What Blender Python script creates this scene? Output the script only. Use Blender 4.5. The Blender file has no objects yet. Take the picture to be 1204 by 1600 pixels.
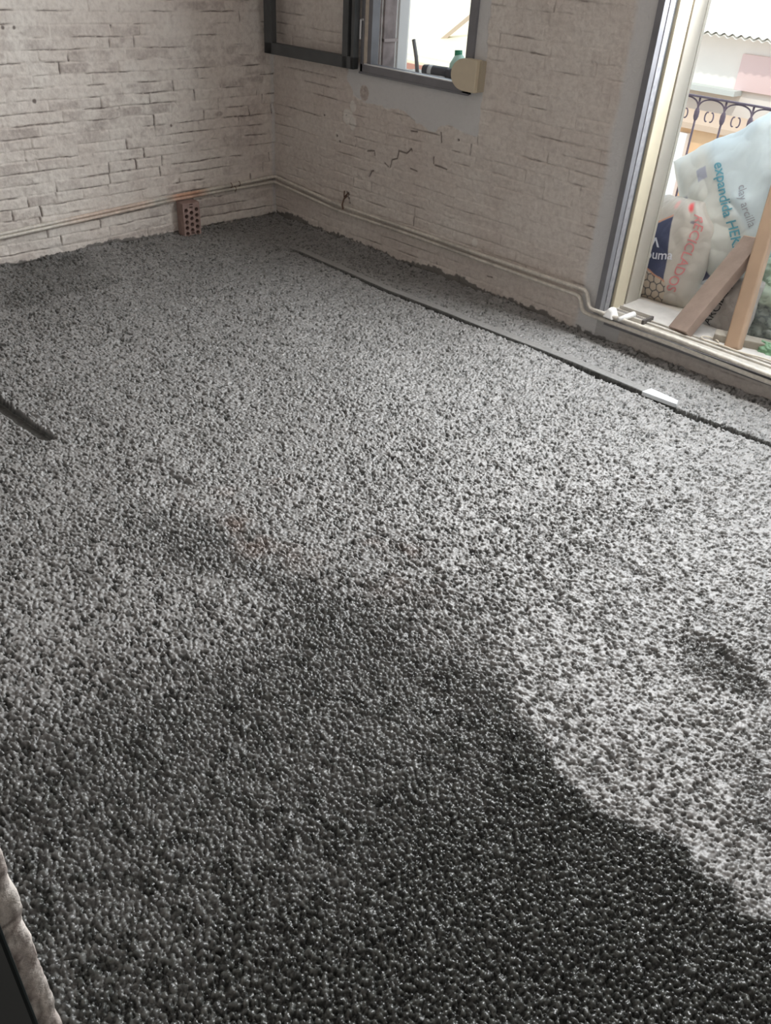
import bpy, math, random
import numpy as np
from mathutils import Matrix, Vector
random.seed(7)
rng = np.random.default_rng(11)
SC = bpy.context.scene
COL = SC.collection

# ------------------------------------------------------------------ camera
F = 1300.0                                   # focal length in pixels of the 1204x1600 frame
CAM = np.array([4.417, -3.466, 1.55])
yaw, pitch, roll = 2.3243, 0.60766, 0.069473
cy, sy, cp, sp = math.cos(yaw), math.sin(yaw), math.cos(pitch), math.sin(pitch)
_f = np.array([cy*cp, sy*cp, -sp]); _r = np.array([sy, -cy, 0]); _d = np.cross(_f, _r)
_c, _s = math.cos(roll), math.sin(roll)
ROT = np.array([[_c, -_s, 0], [_s, _c, 0], [0, 0, 1]]) @ np.array([_r, _d, _f])
cam = bpy.data.cameras.new('camera'); cam.sensor_fit = 'AUTO'; cam.sensor_width = 36
cam.lens = 36*F/1600; cam.clip_start = 0.02; cam.clip_end = 300
co = bpy.data.objects.new('camera', cam); COL.objects.link(co)
M3 = np.array([ROT[0], -ROT[1], -ROT[2]]).T
mw = Matrix([list(M3[i]) + [CAM[i]] for i in range(3)] + [[0, 0, 0, 1]])
co.matrix_world = mw
SC.camera = co

# ------------------------------------------------------------------ light
SC.view_settings.view_transform = 'Standard'; SC.view_settings.look = 'None'
SC.view_settings.gamma = 1; SC.view_settings.exposure = 0.0
SC.cycles.use_denoising = True
SC.cycles.max_bounces = 8
SC.cycles.diffuse_bounces = 5
W = bpy.data.worlds.new('sky'); SC.world = W; W.use_nodes = True
bg = W.node_tree.nodes['Background']; bg.inputs[0].default_value = (0.80, 0.91, 1.0, 1); bg.inputs[1].default_value = 1.5

def lamp(name, kind, loc, target, energy, color, size=None, size_y=None, angle=None):
    l = bpy.data.lights.new(name, kind); l.energy = energy; l.color = color
    if kind == 'AREA':
        l.shape = 'RECTANGLE'; l.size = size; l.size_y = size_y
    if angle is not None: l.angle = angle
    o = bpy.data.objects.new(name, l); COL.objects.link(o); o.location = loc
    o.rotation_euler = (Vector(target)-Vector(loc)).to_track_quat('-Z', 'Y').to_euler()
    return o
lamp('sun', 'SUN', (0, -6, 9), (-2.2, 0, 0), 1.6, (1.0, 0.95, 0.86), angle=math.radians(1.5))
# added area lamps: daylight boost in the upper balcony door, unseen fill in the hall
lamp('door_daylight_boost', 'AREA', (3.25, 0.27, 1.98), (3.15, -3.0, 1.98), 195, (0.97, 0.985, 1.0), 1.35, 0.8)
lamp('hall_fill_lamp', 'AREA', (4.45, -5.2, 1.9), (3.0, -2.0, 0.6), 6, (1.0, 0.95, 0.88), 1.2, 1.2)

# ------------------------------------------------------------------ pixel helpers (points on real planes)
def ray(px, py): return ROT.T @ np.array([(px-602)/F, (py-800)/F, 1.0])
def on_floor(px, py, z=0.0): d = ray(px, py); return CAM + d*((z-CAM[2])/d[2])
def on_back(px, py, y=0.0): d = ray(px, py); return CAM + d*((y-CAM[1])/d[1])
def on_left(px, py, x=0.0): d = ray(px, py); return CAM + d*((x-CAM[0])/d[0])

# ------------------------------------------------------------------ numpy noise
_T = rng.random((256, 256))
def vnoise(x, y, seed=0):
    x = np.asarray(x, float)+seed*17.31; y = np.asarray(y, float)+seed*9.77
    xi = np.floor(x).astype(int); yi = np.floor(y).astype(int)
    fx = x-xi; fy = y-yi
    fx = fx*fx*(3-2*fx); fy = fy*fy*(3-2*fy)
    a = _T[xi & 255, yi & 255]; b = _T[(xi+1) & 255, yi & 255]
    c = _T[xi & 255, (yi+1) & 255]; d = _T[(xi+1) & 255, (yi+1) & 255]
    return (a*(1-fx)+b*fx)*(1-fy)+(c*(1-fx)+d*fx)*fy
def fbm(x, y, seed=0, o=4):
    s = 0; a = 0.5; t = 0
    for k in range(o):
        s = s+a*vnoise(x*2**k, y*2**k, seed+k*3); t += a; a *= 0.5
    return s/t
def sstep(a, b, x):
    t = np.clip((x-a)/(b-a), 0, 1); return t*t*(3-2*t)
def poly_sd(X, Y, poly):
    """signed distance to polygon, negative inside"""
    P = np.array(poly, float); n = len(P); d = np.full(X.shape, 1e9); ins = np.zeros(X.shape, bool)
    for i in range(n):
        a = P[i]; b = P[(i+1) % n]; e = b-a; wx = X-a[0]; wy = Y-a[1]
        t = np.clip((wx*e[0]+wy*e[1])/(e@e), 0, 1)
        d = np.minimum(d, np.hypot(wx-t*e[0], wy-t*e[1]))
        c = ((a[1] > Y) != (b[1] > Y)) & (X < (b[0]-a[0])*(Y-a[1])/((b[1]-a[1]) if b[1] != a[1] else 1e-9)+a[0])
        ins ^= c
    return np.where(ins, -d, d)
def seg_d(X, Y, pts):
    d = np.full(X.shape, 1e9)
    for a, b in zip(pts[:-1], pts[1:]):
        a = np.array(a[:2]); b = np.array(b[:2]); e = b-a; wx = X-a[0]; wy = Y-a[1]
        t = np.clip((wx*e[0]+wy*e[1])/(e@e), 0, 1)
        d = np.minimum(d, np.hypot(wx-t*e[0], wy-t*e[1]))
    return d

# ------------------------------------------------------------------ materials
def mat(name, color, rough=0.7, metal=0.0, spec=0.5, var=0.0, vscale=20, bump=0.0, bscale=60, attr=None, coat=0, emit=None, trans=0.0, alpha=1.0, warp=None):
    m = bpy.data.materials.new(name); m.use_nodes = True; nt = m.node_tree; N = nt.nodes; L = nt.links
    b = N['Principled BSDF']; b.inputs['Roughness'].default_value = rough; b.inputs['Metallic'].default_value = metal
    b.inputs['Specular IOR Level'].default_value = spec; b.inputs['Coat Weight'].default_value = coat
    b.inputs['Transmission Weight'].default_value = trans; b.inputs['Alpha'].default_value = alpha
    b.inputs['Base Color'].default_value = (*color, 1)
    tc = N.new('ShaderNodeTexCoord')
    src = None
    if attr:
        a = N.new('ShaderNodeAttribute'); a.attribute_name = attr; src = a.outputs['Color']
    if var > 0:
        n = N.new('ShaderNodeTexNoise'); n.inputs['Scale'].default_value = vscale; n.inputs['Detail'].default_value = 6
        L.new(tc.outputs['Object'], n.inputs['Vector'])
        mr = N.new('ShaderNodeMapRange'); mr.inputs['From Min'].default_value = 0.3; mr.inputs['From Max'].default_value = 0.7
        mr.inputs['To Min'].default_value = 1-var; mr.inputs['To Max'].default_value = 1+var*0.6
        L.new(n.outputs['Fac'], mr.inputs['Value'])
        mx = N.new('ShaderNodeMix'); mx.data_type = 'RGBA'; mx.blend_type = 'MULTIPLY'; mx.inputs[0].default_value = 1
        if src: L.new(src, mx.inputs[6])
        else: mx.inputs[6].default_value = (*color, 1)
        L.new(mr.outputs[0], mx.inputs[7]); src = mx.outputs[2]
    if src: L.new(src, b.inputs['Base Color'])
    if bump > 0:
        n2 = N.new('ShaderNodeTexNoise'); n2.inputs['Scale'].default_value = bscale; n2.inputs['Detail'].default_value = 5
        L.new(tc.outputs['Object'], n2.inputs['Vector'])
        bp = N.new('ShaderNodeBump'); bp.inputs['Strength'].default_value = 1.0; bp.inputs['Distance'].default_value = bump
        L.new(n2.outputs['Fac'], bp.inputs['Height']); L.new(bp.outputs[0], b.inputs['Normal'])
    return m

# ------------------------------------------------------------------ mesh helpers
class MB:
    def __init__(s): s.v = []; s.f = []
    def add(s, vs, fs):
        o = len(s.v); s.v += [tuple(map(float, p)) for p in vs]; s.f += [tuple(i+o for i in f) for f in fs]; return s
    def box(s, a, b):
        x0, y0, z0 = [min(p, q) for p, q in zip(a, b)]; x1, y1, z1 = [max(p, q) for p, q in zip(a, b)]
        return s.add([(x0,y0,z0),(x1,y0,z0),(x1,y1,z0),(x0,y1,z0),(x0,y0,z1),(x1,y0,z1),(x1,y1,z1),(x0,y1,z1)],
                     [(0,3,2,1),(4,5,6,7),(0,1,5,4),(1,2,6,5),(2,3,7,6),(3,0,4,7)])
    def obox(s, c, ax, ay, az):
        """oriented box, half-axis vectors"""
        c = np.array(c, float); ax, ay, az = map(np.array, (ax, ay, az)); vs = []
        for k in (-1, 1):
            for j, i in ((-1,-1),(-1,1),(1,1),(1,-1)): vs.append(c+i*ax+j*ay+k*az)
        return s.add(vs, [(0,3,2,1),(4,5,6,7),(0,1,5,4),(1,2,6,5),(2,3,7,6),(3,0,4,7)])
    def tube(s, pts, r, n=10, cap=True):
        pts = [np.array(p, float) for p in pts]; rings = []
        rr = r if hasattr(r, '__len__') else [r]*len(pts)
        up = np.array([0, 0, 1.0]); prev = None
        for i, p in enumerate(pts):
            t = pts[min(i+1, len(pts)-1)]-pts[max(i-1, 0)]; t /= np.linalg.norm(t)+1e-12
            if prev is None:
                a = np.cross(t, up)
                if np.linalg.norm(a) < 0.1: a = np.cross(t, [1, 0, 0])
            else: a = prev-t*(prev@t)
            a /= np.linalg.norm(a); prev = a; b = np.cross(t, a)
            rings.append([p+rr[i]*(math.cos(2*math.pi*k/n)*a+math.sin(2*math.pi*k/n)*b) for k in range(n)])
        vs = [q for r_ in rings for q in r_]; fs = []
        for i in range(len(pts)-1):
            for k in range(n):
                fs.append((i*n+k, i*n+(k+1) % n, (i+1)*n+(k+1) % n, (i+1)*n+k))
        if cap: fs += [tuple(range(n))[::-1], tuple((len(pts)-1)*n+k for k in range(n))]
        return s.add(vs, fs)
    def prism(s, poly, axis, a, b):
        """poly 2D list extruded along axis from a to b"""
        def P(u, v, w):
            return {'x': (w, u, v), 'y': (u, w, v), 'z': (u, v, w)}[axis]
        n = len(poly); vs = [P(u, v, a) for u, v in poly]+[P(u, v, b) for u, v in poly]
        fs = [tuple(range(n)), tuple(range(2*n-1, n-1, -1))]+[(i, i+n, (i+1) % n+n, (i+1) % n) for i in range(n)]
        return s.add(vs, fs)
    def build(s, name, m, parent=None, smooth=False, bevel=0.0, origin=None):
        me = bpy.data.meshes.new(name); V = s.v
        o = bpy.data.objects.new(name, me)
        if origin is not None:
            V = [(p[0]-origin[0], p[1]-origin[1], p[2]-origin[2]) for p in V]; o.location = origin
        me.from_pydata(V, [], s.f); me.validate(); 
        import bmesh
        bm = bmesh.new(); bm.from_mesh(me); bmesh.ops.recalc_face_normals(bm, faces=bm.faces); bm.to_mesh(me); bm.free()
        if m: me.materials.append(m)
        if smooth: me.polygons.foreach_set('use_smooth', [True]*len(me.polygons))
        COL.objects.link(o)
        if parent: o.parent = parent
        if bevel:
            bv = o.modifiers.new('bevel', 'BEVEL'); bv.width = bevel; bv.segments = 2; bv.limit_method = 'ANGLE'
        return o
def empty(name, loc=(0, 0, 0)):
    o = bpy.data.objects.new(name, None); COL.objects.link(o); o.location = loc; o.empty_display_size = 0.05; return o
def tag(o, label=None, cat=None, group=None, kind=None):
    if label: o['label'] = label
    if cat: o['category'] = cat
    if group: o['group'] = group
    if kind: o['kind'] = kind
    return o
def adopt(o, parent):
    """parent keeping world coordinates (parent is an unrotated Empty)"""
    o.parent = parent; o.location = Vector(o.location)-Vector(parent.location); return o

def grid_mesh(name, P, m, attrs=None, keep=None, smooth=True, colors=None, parent=None):
    """P: (n,k,3) grid of points; attrs: dict name->(n,k) float; keep: (n-1,k-1) bool"""
    n, k = P.shape[:2]
    idx = np.arange(n*k).reshape(n, k)
    q = np.stack([idx[:-1, :-1], idx[1:, :-1], idx[1:, 1:], idx[:-1, 1:]], -1).reshape(-1, 4)
    if keep is not None: q = q[keep.reshape(-1)]
    me = bpy.data.meshes.new(name)
    me.vertices.add(n*k); me.vertices.foreach_set('co', P.reshape(-1).astype(np.float32))
    nf = len(q); me.loops.add(nf*4); me.loops.foreach_set('vertex_index', q.reshape(-1).astype(np.int32))
    me.polygons.add(nf); me.polygons.foreach_set('loop_start', np.arange(0, nf*4, 4, dtype=np.int32))
    me.polygons.foreach_set('use_smooth', np.full(nf, smooth))
    me.update(calc_edges=True)
    for a, v in (attrs or {}).items():
        at = me.attributes.new(a, 'FLOAT', 'POINT'); at.data.foreach_set('value', np.asarray(v, np.float32).reshape(-1))
    if colors is not None:
        c = np.concatenate([colors.reshape(-1, 3), np.ones((n*k, 1))], 1).astype(np.float32)
        at = me.attributes.new('Col', 'FLOAT_COLOR', 'POINT'); at.data.foreach_set('color', c.reshape(-1))
    me.materials.append(m)
    o = bpy.data.objects.new(name, me); COL.objects.link(o)
    if parent: o.parent = parent
    return o
def spacing(lo, hi, h):
    """sample positions from lo to hi with local step h(x)"""
    xs = [lo]
    while xs[-1] < hi: xs.append(xs[-1]+h(xs[-1]))
    xs[-1] = hi
    return np.array(xs)

# ------------------------------------------------------------------ floor: levelled clay-pebble screed
def mat_floor():
    m = bpy.data.materials.new('clay_pebble_screed'); m.use_nodes = True; nt = m.node_tree; N = nt.nodes; L = nt.links
    b = N['Principled BSDF']
    def attr(n):
        a = N.new('ShaderNodeAttribute'); a.attribute_name = n; return a.outputs['Fac']
    slick, peb, brown = attr('slick'), attr('pebble'), attr('brown')
    tc = N.new('ShaderNodeTexCoord')
    def noise(sc, det=5):
        n = N.new('ShaderNodeTexNoise'); n.inputs['Scale'].default_value = sc; n.inputs['Detail'].default_value = det
        L.new(tc.outputs['Object'], n.inputs['Vector']); return n.outputs['Fac']
    def mixc(f, A, B):
        x = N.new('ShaderNodeMix'); x.data_type = 'RGBA'
        if hasattr(f, 'links'): L.new(f, x.inputs[0])
        else: x.inputs[0].default_value = f
        for i, v in ((6, A), (7, B)):
            if hasattr(v, 'links'): L.new(v, x.inputs[i])
            else: x.inputs[i].default_value = (*v, 1)
        return x.outputs[2]
    def mathn(op, a, c):
        x = N.new('ShaderNodeMath'); x.operation = op
        for i, v in ((0, a), (1, c)):
            if hasattr(v, 'links'): L.new(v, x.inputs[i])
            else: x.inputs[i].default_value = v
        return x.outputs[0]
    # each pebble its own shade, slurry between them
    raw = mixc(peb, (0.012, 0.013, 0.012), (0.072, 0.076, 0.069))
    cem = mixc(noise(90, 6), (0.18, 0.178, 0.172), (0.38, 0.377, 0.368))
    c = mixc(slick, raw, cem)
    c = mixc(mathn('MULTIPLY', brown, 0.6), c, (0.20, 0.13, 0.10))
    L.new(c, b.inputs['Base Color'])
    rr = N.new('ShaderNodeMapRange'); L.new(slick, rr.inputs['Value'])
    rr.inputs['To Min'].default_value = 0.28; rr.inputs['To Max'].default_value = 0.42
    L.new(rr.outputs[0], b.inputs['Roughness']); b.inputs['Specular IOR Level'].default_value = 0.5
    v = N.new('ShaderNodeTexVoronoi'); v.inputs['Scale'].default_value = 190; L.new(tc.outputs['Object'], v.inputs['Vector'])
    h = mathn('ADD', mathn('MULTIPLY', v.outputs['Distance'], -0.6), noise(420, 3))
    bp = N.new('ShaderNodeBump'); bp.inputs['Distance'].default_value = 0.0006; L.new(h, bp.inputs['Height'])
    L.new(bp.outputs[0], b.inputs['Normal'])
    return m
fl = lambda pts: [tuple(on_floor(*p)[:2]) for p in pts]
def build_floor():
    gx = np.concatenate([spacing(-0.03, 4.62, lambda x: max(0.0017, 0.0017+0.00062*(4.3-x)) if x < 4.55 else 0.004), spacing(4.63, 5.02, lambda x: 0.012)])
    gy = np.concatenate([spacing(-5.6, -3.45, lambda y: 0.012), spacing(-3.44, 0.03, lambda y: 0.0017+0.00068*max(0, y+3.2))])
    X, Y = np.meshgrid(gx, gy, indexing='ij')
    print('floor grid', X.shape)
    # pebbles: jittered lattice of little domes
    def domes(sp, rmin, rmax, seed):
        r = np.random.default_rng(seed); n = 1024
        jx, jy, rad, zz, tone = r.random((n, n)), r.random((n, n)), rmin+(rmax-rmin)*r.random((n, n))**1.3, r.random((n, n)), r.random((n, n))
        ci = np.floor(X/sp).astype(int); cj = np.floor(Y/sp).astype(int)
        H = np.full(X.shape, -0.005); T = np.zeros(X.shape)
        for di in (-1, 0, 1):
            for dj in (-1, 0, 1):
                i = ci+di; j = cj+dj; a = i % n; b = j % n
                dx = X-(i+0.1+0.8*jx[a, b])*sp; dy = Y-(j+0.1+0.8*jy[a, b])*sp
                R = rad[a, b]; an = tone[a, b]*6.28
                u = dx*np.cos(an)+dy*np.sin(an); v = -dx*np.sin(an)+dy*np.cos(an)
                d2 = (u*u+1.35*v*v)/(R*R)
                h = (zz[a, b]-0.6)*0.0065+R*np.sqrt(np.clip(1-d2, 0, 1))
                h = np.where(d2 < 1, h, -0.005)
                up = h > H; H = np.where(up, h, H); T = np.where(up, tone[a, b], T)
        return H, T
    H1, T1 = domes(0.0112, 0.0047, 0.0076, 3)
    H2, T2 = domes(0.0056, 0.0024, 0.0036, 5)
    H = np.maximum(H1, H2-0.0028); T = np.where(H1 >= H2-0.0028, T1, T2)
    # where slurry has been floated over the pebbles
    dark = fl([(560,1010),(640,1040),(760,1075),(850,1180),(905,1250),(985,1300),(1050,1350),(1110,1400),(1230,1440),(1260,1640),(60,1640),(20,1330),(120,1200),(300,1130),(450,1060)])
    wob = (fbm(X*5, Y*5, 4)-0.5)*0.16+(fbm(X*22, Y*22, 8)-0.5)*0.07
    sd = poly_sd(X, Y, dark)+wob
    # troweled patch at right ends sharply; the soft left side paints in light falloff
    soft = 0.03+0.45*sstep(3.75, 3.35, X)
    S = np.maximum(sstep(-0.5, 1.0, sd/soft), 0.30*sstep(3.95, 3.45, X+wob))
    patch = lambda pts, w: sstep(w, -w, poly_sd(X, Y, fl(pts))+wob*0.7)
    S = S*(1-0.55*patch([(1060,985),(1130,1010),(1204,1080),(1204,1110),(1150,1080),(1080,1030)], 0.03))  # shadow of the ridge painted in as a dark crescent
    S = S*(1-0.45*patch([(1140,1170),(1204,1120),(1230,1300),(1160,1290)], 0.05))
    S = S*(1-0.45*patch([(180,790),(300,800),(420,860),(560,960),(500,1000),(350,900),(200,860)], 0.09))
    S = S*(1-0.35*patch([(0,390),(120,380),(160,440),(60,470),(0,480)], 0.1))
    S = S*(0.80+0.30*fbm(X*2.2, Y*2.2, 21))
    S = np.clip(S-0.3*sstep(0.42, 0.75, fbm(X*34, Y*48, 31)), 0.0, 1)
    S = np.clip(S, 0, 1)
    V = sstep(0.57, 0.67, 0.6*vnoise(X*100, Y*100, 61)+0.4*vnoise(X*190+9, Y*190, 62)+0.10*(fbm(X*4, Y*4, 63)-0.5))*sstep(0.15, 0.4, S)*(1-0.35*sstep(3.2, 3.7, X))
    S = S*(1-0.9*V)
    # slurry fills the hollows
    level = -0.005+0.0062*S+(fbm(X*60, Y*40, 12)-0.5)*0.012*S
    Hf = np.maximum(H, level)*(1-0.15*S-0.25*S*sstep(3.2, 3.8, X))+(0.15+0.25*sstep(3.2, 3.8, X))*S*level-0.007*V
    Z = Hf-0.006
    # floating ridges and hollows
    Z += (fbm(X*2.0, Y*2.0, 40)-0.5)*0.030+(fbm(X*9, Y*9, 41)-0.5)*0.008
    Z += (fbm(X*3+Y*14, Y*3-X*2, 43)-0.5)*0.006*S
    # material pushed up raggedly where it meets the walls
    e = np.minimum(X, -Y)
    Z += np.exp(-(np.clip(e, 0, 1)/0.03)**2)*(fbm(X*14, Y*14, 50)-0.35)*0.05
    # the smooth band beside the buried rail and the dark joint along it
    a = on_floor(449, 386); b_ = on_floor(1062, 632); c_ = on_floor(1204, 684)
    tline = np.clip((X-a[0])/(c_[0]-a[0]), 0, 1)
    yl = np.interp(X, [a[0], on_floor(600,453)[0], on_floor(900,570)[0], b_[0], c_[0], 5], [a[1], on_floor(600,453)[1], on_floor(900,570)[1], -0.372, c_[1]-0.03, -0.36])
    dy = Y-yl
    inx = sstep(a[0]-0.05, a[0]+0.15, X)
    band = sstep(-0.002, 0.004, dy)*sstep(0.068, 0.05, dy)*inx*(X < b_[0])
    flat = 0.004+(fbm(X*3, Y*3, 60)-0.5)*0.006
    Z = Z*(1-band)+flat*band
    S = S*(1-band)+band*0.95
    gw = 0.006+0.007*(X > b_[0])
    groove = np.exp(-((dy+gw)/gw)**4)*inx*(0.75+0.25*sstep(0.35, 0.55, fbm(X*6, Y*0+1, 70)))
    open_slot = sstep(-0.038, -0.034, dy)*sstep(0.002, -0.002, dy)*(X > b_[0])*(0.4+0.6*sstep(0.3, 0.45, fbm(X*14, Y*0+3, 71)))
    Z -= 0.028*groove*(1-open_slot)+0.032*open_slot; S = S*(1-0.95*np.maximum(np.exp(-((dy+gw-0.004)/(gw+0.004))**4)*inx, open_slot))
    # the open slot left by a lifted rail at left
    sl = fl([(-60,590),(0,622),(88,682),(66,685),(0,643),(-60,610)])
    ss = sstep(0.006, -0.004, poly_sd(X, Y, sl)+(fbm(X*30, Y*30, 77)-0.5)*0.008)
    Z = Z*(1-ss)+(-0.028)*ss; S = S*(1-ss)
    # gouges and trowel marks; one arc deepens the painted ridge shadow
    for pts, w, dp in (([(268,737),(290,750),(306,757)], 0.010, 0.014), ([(228,716),(250,722)], 0.008, 0.010), ([(55,612),(80,628)], 0.012, 0.012),
                       ([(1085,993),(1120,1012),(1160,1045),(1200,1078)], 0.011, 0.014), ([(360,412),(384,414)], 0.006, 0.010), ([(155,655),(200,690)], 0.02, 0.006),
                       ([(860,1130),(880,1137)], 0.012, 0.008)):
        d = seg_d(X, Y, fl(pts))+(fbm(X*45, Y*45, 91)-0.5)*w*2.2; g = np.exp(-(np.clip(d, 0, 9)/w)**2)*sstep(0.3, 0.55, fbm(X*30, Y*30, 93)); Z -= dp*g; S = S*(1-0.7*g)
    d = seg_d(X, Y, fl([(1080,978),(1125,1000),(1170,1035),(1210,1075)])); Z += 0.008*np.exp(-(d/0.03)**2)
    brown = sstep(0.5, 0.75, fbm(X*6, Y*6, 80))*(patch([(300,780),(450,760),(640,860),(680,930),(560,900),(380,860)], 0.1))
    Z = np.where((Y > 0.0) | (X < 0.0), np.minimum(Z, 0.01), Z)
    keep = None
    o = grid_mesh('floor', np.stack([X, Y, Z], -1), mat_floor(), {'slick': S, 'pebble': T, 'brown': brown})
    tag(o, 'rough grey floor screed of clay pebbles and cement, dark and open near the doorway', None, kind='structure')
build_floor()
sub = MB().box((-0.3, -5.6, -0.35), (5.3, 0.3, -0.05)).build('floor_slab', mat('slab_concrete', (0.2, 0.2, 0.2), 0.9)); tag(sub, kind='structure')
sub.name = 'floor'

# ------------------------------------------------------------------ walls: whitewashed thin brick
def brick_field(U, Z, seed, strength=1.0, openness=0.0):
    """relief (m), crack mask, tint mask of old whitewashed brick"""
    r = np.random.default_rng(seed); ch = 0.0545
    Zw = Z+(fbm(U*1.3, Z*2, seed)-0.5)*0.022+(fbm(U*9, Z*9, seed+1)-0.5)*0.007
    row = np.floor(Zw/ch).astype(int); fz = Zw/ch-row
    off = r.random(256)*0.3; ln = 0.27+0.06*r.random(256)
    Uw = U+(fbm(U*9, Z*9, seed+2)-0.5)*0.010
    u = (Uw+10+off[row % 256])/ln[row % 256]; ci = np.floor(u).astype(int); fu = u-ci
    hr = r.random((256, 256)); half = hr[row % 256, ci % 256] > 0.8
    fu2 = np.where(half, (fu*2) % 1, fu); L = np.where(half, ln[row % 256]/2, ln[row % 256])
    cell = (ci*2+np.where(half, (fu > 0.5), 0)).astype(int)
    dz = np.minimum(fz, 1-fz)*ch; du = np.minimum(fu2, 1-fu2)*L
    t1 = r.random((256, 512)); t2 = r.random((256, 512))
    a = t1[row % 256, cell % 512]; b = t2[row % 256, cell % 512]
    edge = np.minimum(dz, du)
    n1 = fbm(U*7, Z*16, seed+5); n2 = fbm(U*5, Z*9, seed+9)
    open_h = sstep(0.46+openness, 0.70+openness, n1); open_v = sstep(0.53+openness, 0.72+openness, n2)
    ck = np.maximum(sstep(0.0036, 0.0008, dz+(fbm(U*60, Z*60, seed+31)-0.5)*0.004)*open_h, sstep(0.005, 0.0012, du+(fbm(U*50, Z*50, seed+33)-0.5)*0.005)*open_v)
    rel = sstep(0, 0.009, edge)*0.0045*(0.3+0.7*np.maximum(open_h, open_v))+a*0.007+(fbm(U*22, Z*26, seed+7)-0.5)*0.012
    rel += (fbm(U*3, Z*3, seed+8)-0.5)*0.012
    tint = 0.75*sstep(0.62, 0.95, b)*sstep(0.35, 0.65, fbm(U*14, Z*22, seed+12))*sstep(0.0, 0.012, edge)
    tint = np.maximum(tint, 0.6*sstep(0.60, 0.74, fbm(U*4, Z*7, seed+14))*sstep(0.3, 0.6, fbm(U*30, Z*40, seed+15)))
    return rel*strength-0.007*ck*strength, ck*strength, tint*strength
def mat_wall():
    m = bpy.data.materials.new('whitewashed_brick'); m.use_nodes = True; nt = m.node_tree; N = nt.nodes; L = nt.links
    b = N['Principled BSDF']; b.inputs['Roughness'].default_value = 0.85; b.inputs['Specular IOR Level'].default_value = 0.25
    tc = N.new('ShaderNodeTexCoord')
    def attr(n):
        a = N.new('ShaderNodeAttribute'); a.attribute_name = n; return a.outputs['Fac']
    def noise(sc, det=6, r=0.6):
        n = N.new('ShaderNodeTexNoise'); n.inputs['Scale'].default_value = sc; n.inputs['Detail'].default_value = det; n.inputs['Roughness'].default_value = r
        L.new(tc.outputs['Object'], n.inputs['Vector']); return n.outputs['Fac']
    def mr(s, a, c, d=0, e=1):
        x = N.new('ShaderNodeMapRange'); L.new(s, x.inputs[0]); x.inputs[1].default_value = a; x.inputs[2].default_value = c; x.inputs[3].default_value = d; x.inputs[4].default_value = e; return x.outputs[0]
    def mul(a, c):
        x = N.new('ShaderNodeMath'); x.operation = 'MULTIPLY'; L.new(a, x.inputs[0])
        if hasattr(c, 'links'): L.new(c, x.inputs[1])
        else: x.inputs[1].default_value = c
        return x.outputs[0]
    def mixc(f, A, B):
        x = N.new('ShaderNodeMix'); x.data_type = 'RGBA'; L.new(f, x.inputs[0])
        for i, v in ((6, A), (7, B)):
            if hasattr(v, 'links'): L.new(v, x.inputs[i])
            else: x.inputs[i].default_value = (*v, 1)
        return x.outputs[2]
    c = mixc(mr(noise(2.2), 0.35, 0.65), (0.68, 0.615, 0.56), (0.78, 0.74, 0.685))
    c = mixc(mr(noise(38), 0.45, 0.75, 0, 0.55), c, (0.45, 0.395, 0.36))
    c = mixc(mul(attr('tint'), mr(noise(60), 0.3, 0.6, 0.3, 0.9)), c, (0.37, 0.315, 0.29))
    c = mixc(attr('plaster'), c, (0.62, 0.625, 0.625))
    c = mixc(attr('clean'), c, (0.74, 0.71, 0.66))
    c = mixc(mul(attr('crack'), 0.85), c, (0.11, 0.085, 0.075))
    c = mixc(attr('cement'), c, (0.12, 0.118, 0.11))
    L.new(c, b.inputs['Base Color'])
    bp = N.new('ShaderNodeBump'); bp.inputs['Distance'].default_value = 0.004; L.new(noise(70, 6), bp.inputs['Height'])
    L.new(bp.outputs[0], b.inputs['Normal'])
    return m
M_WALL = mat_wall()
def side_wall():
    gy = np.concatenate([spacing(-3.56, -2.3, lambda y: 0.012), spacing(-2.29, 0.02, lambda y: 0.0034)])
    gz = np.concatenate([spacing(-0.06, 1.35, lambda z: 0.0032), spacing(1.36, 2.65, lambda z: 0.014)])
    Yg, Zg = np.meshgrid(gy, gz, indexing='ij')
    rel, ck, ti = brick_field(Yg+4, Zg, 105, 1.0)
    # the two small anchor holes at upper left and the spall of bare brick
    for px, py, r0 in ((4, 43, .011), (22, 43, .011), (54, 158, .014), (267, 196, .010)):
        p = on_left(px, py); d = np.hypot(Yg-p[1], Zg-p[2]); ck = np.maximum(ck, sstep(r0, r0*0.5, d))
    p = on_left(342, 178); ti = np.maximum(ti, sstep(1.2, 0.7, np.hypot((Yg-p[1])/0.03, (Zg-p[2])/0.014)))
    pl = sstep(-0.035, -0.01, Yg)*0.6; zero = Yg*0
    cem = 0.85*sstep(0.004, -0.004, Zg-0.004-(fbm(Yg*5, Zg*3, 7)-0.35)*0.06-(fbm(Yg*50, Zg*50, 9)-0.5)*0.03)
    o = grid_mesh('wall_left', np.stack([rel-0.006, Yg, Zg], -1), M_WALL, {'crack': ck, 'tint': ti, 'plaster': pl, 'clean': zero, 'cement': cem})
    tag(o, kind='structure'); o['label'] = 'whitewashed brick wall at left with open mortar joints'
    b = MB().box((-0.3, -3.56, -0.06), (-0.03, 0.3, 2.65)).build('wall_left', M_WALL, o)
    b.name = 'masonry'
side_wall()
WX0, WX1, WZ0, WZ1 = 0.762, 1.536, 0.925, 2.05      # window opening
DX0, DX1, DZ0, DZ1 = 2.47, 4.02, 0.115, 2.35        # balcony door opening
TH = 0.34
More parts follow.
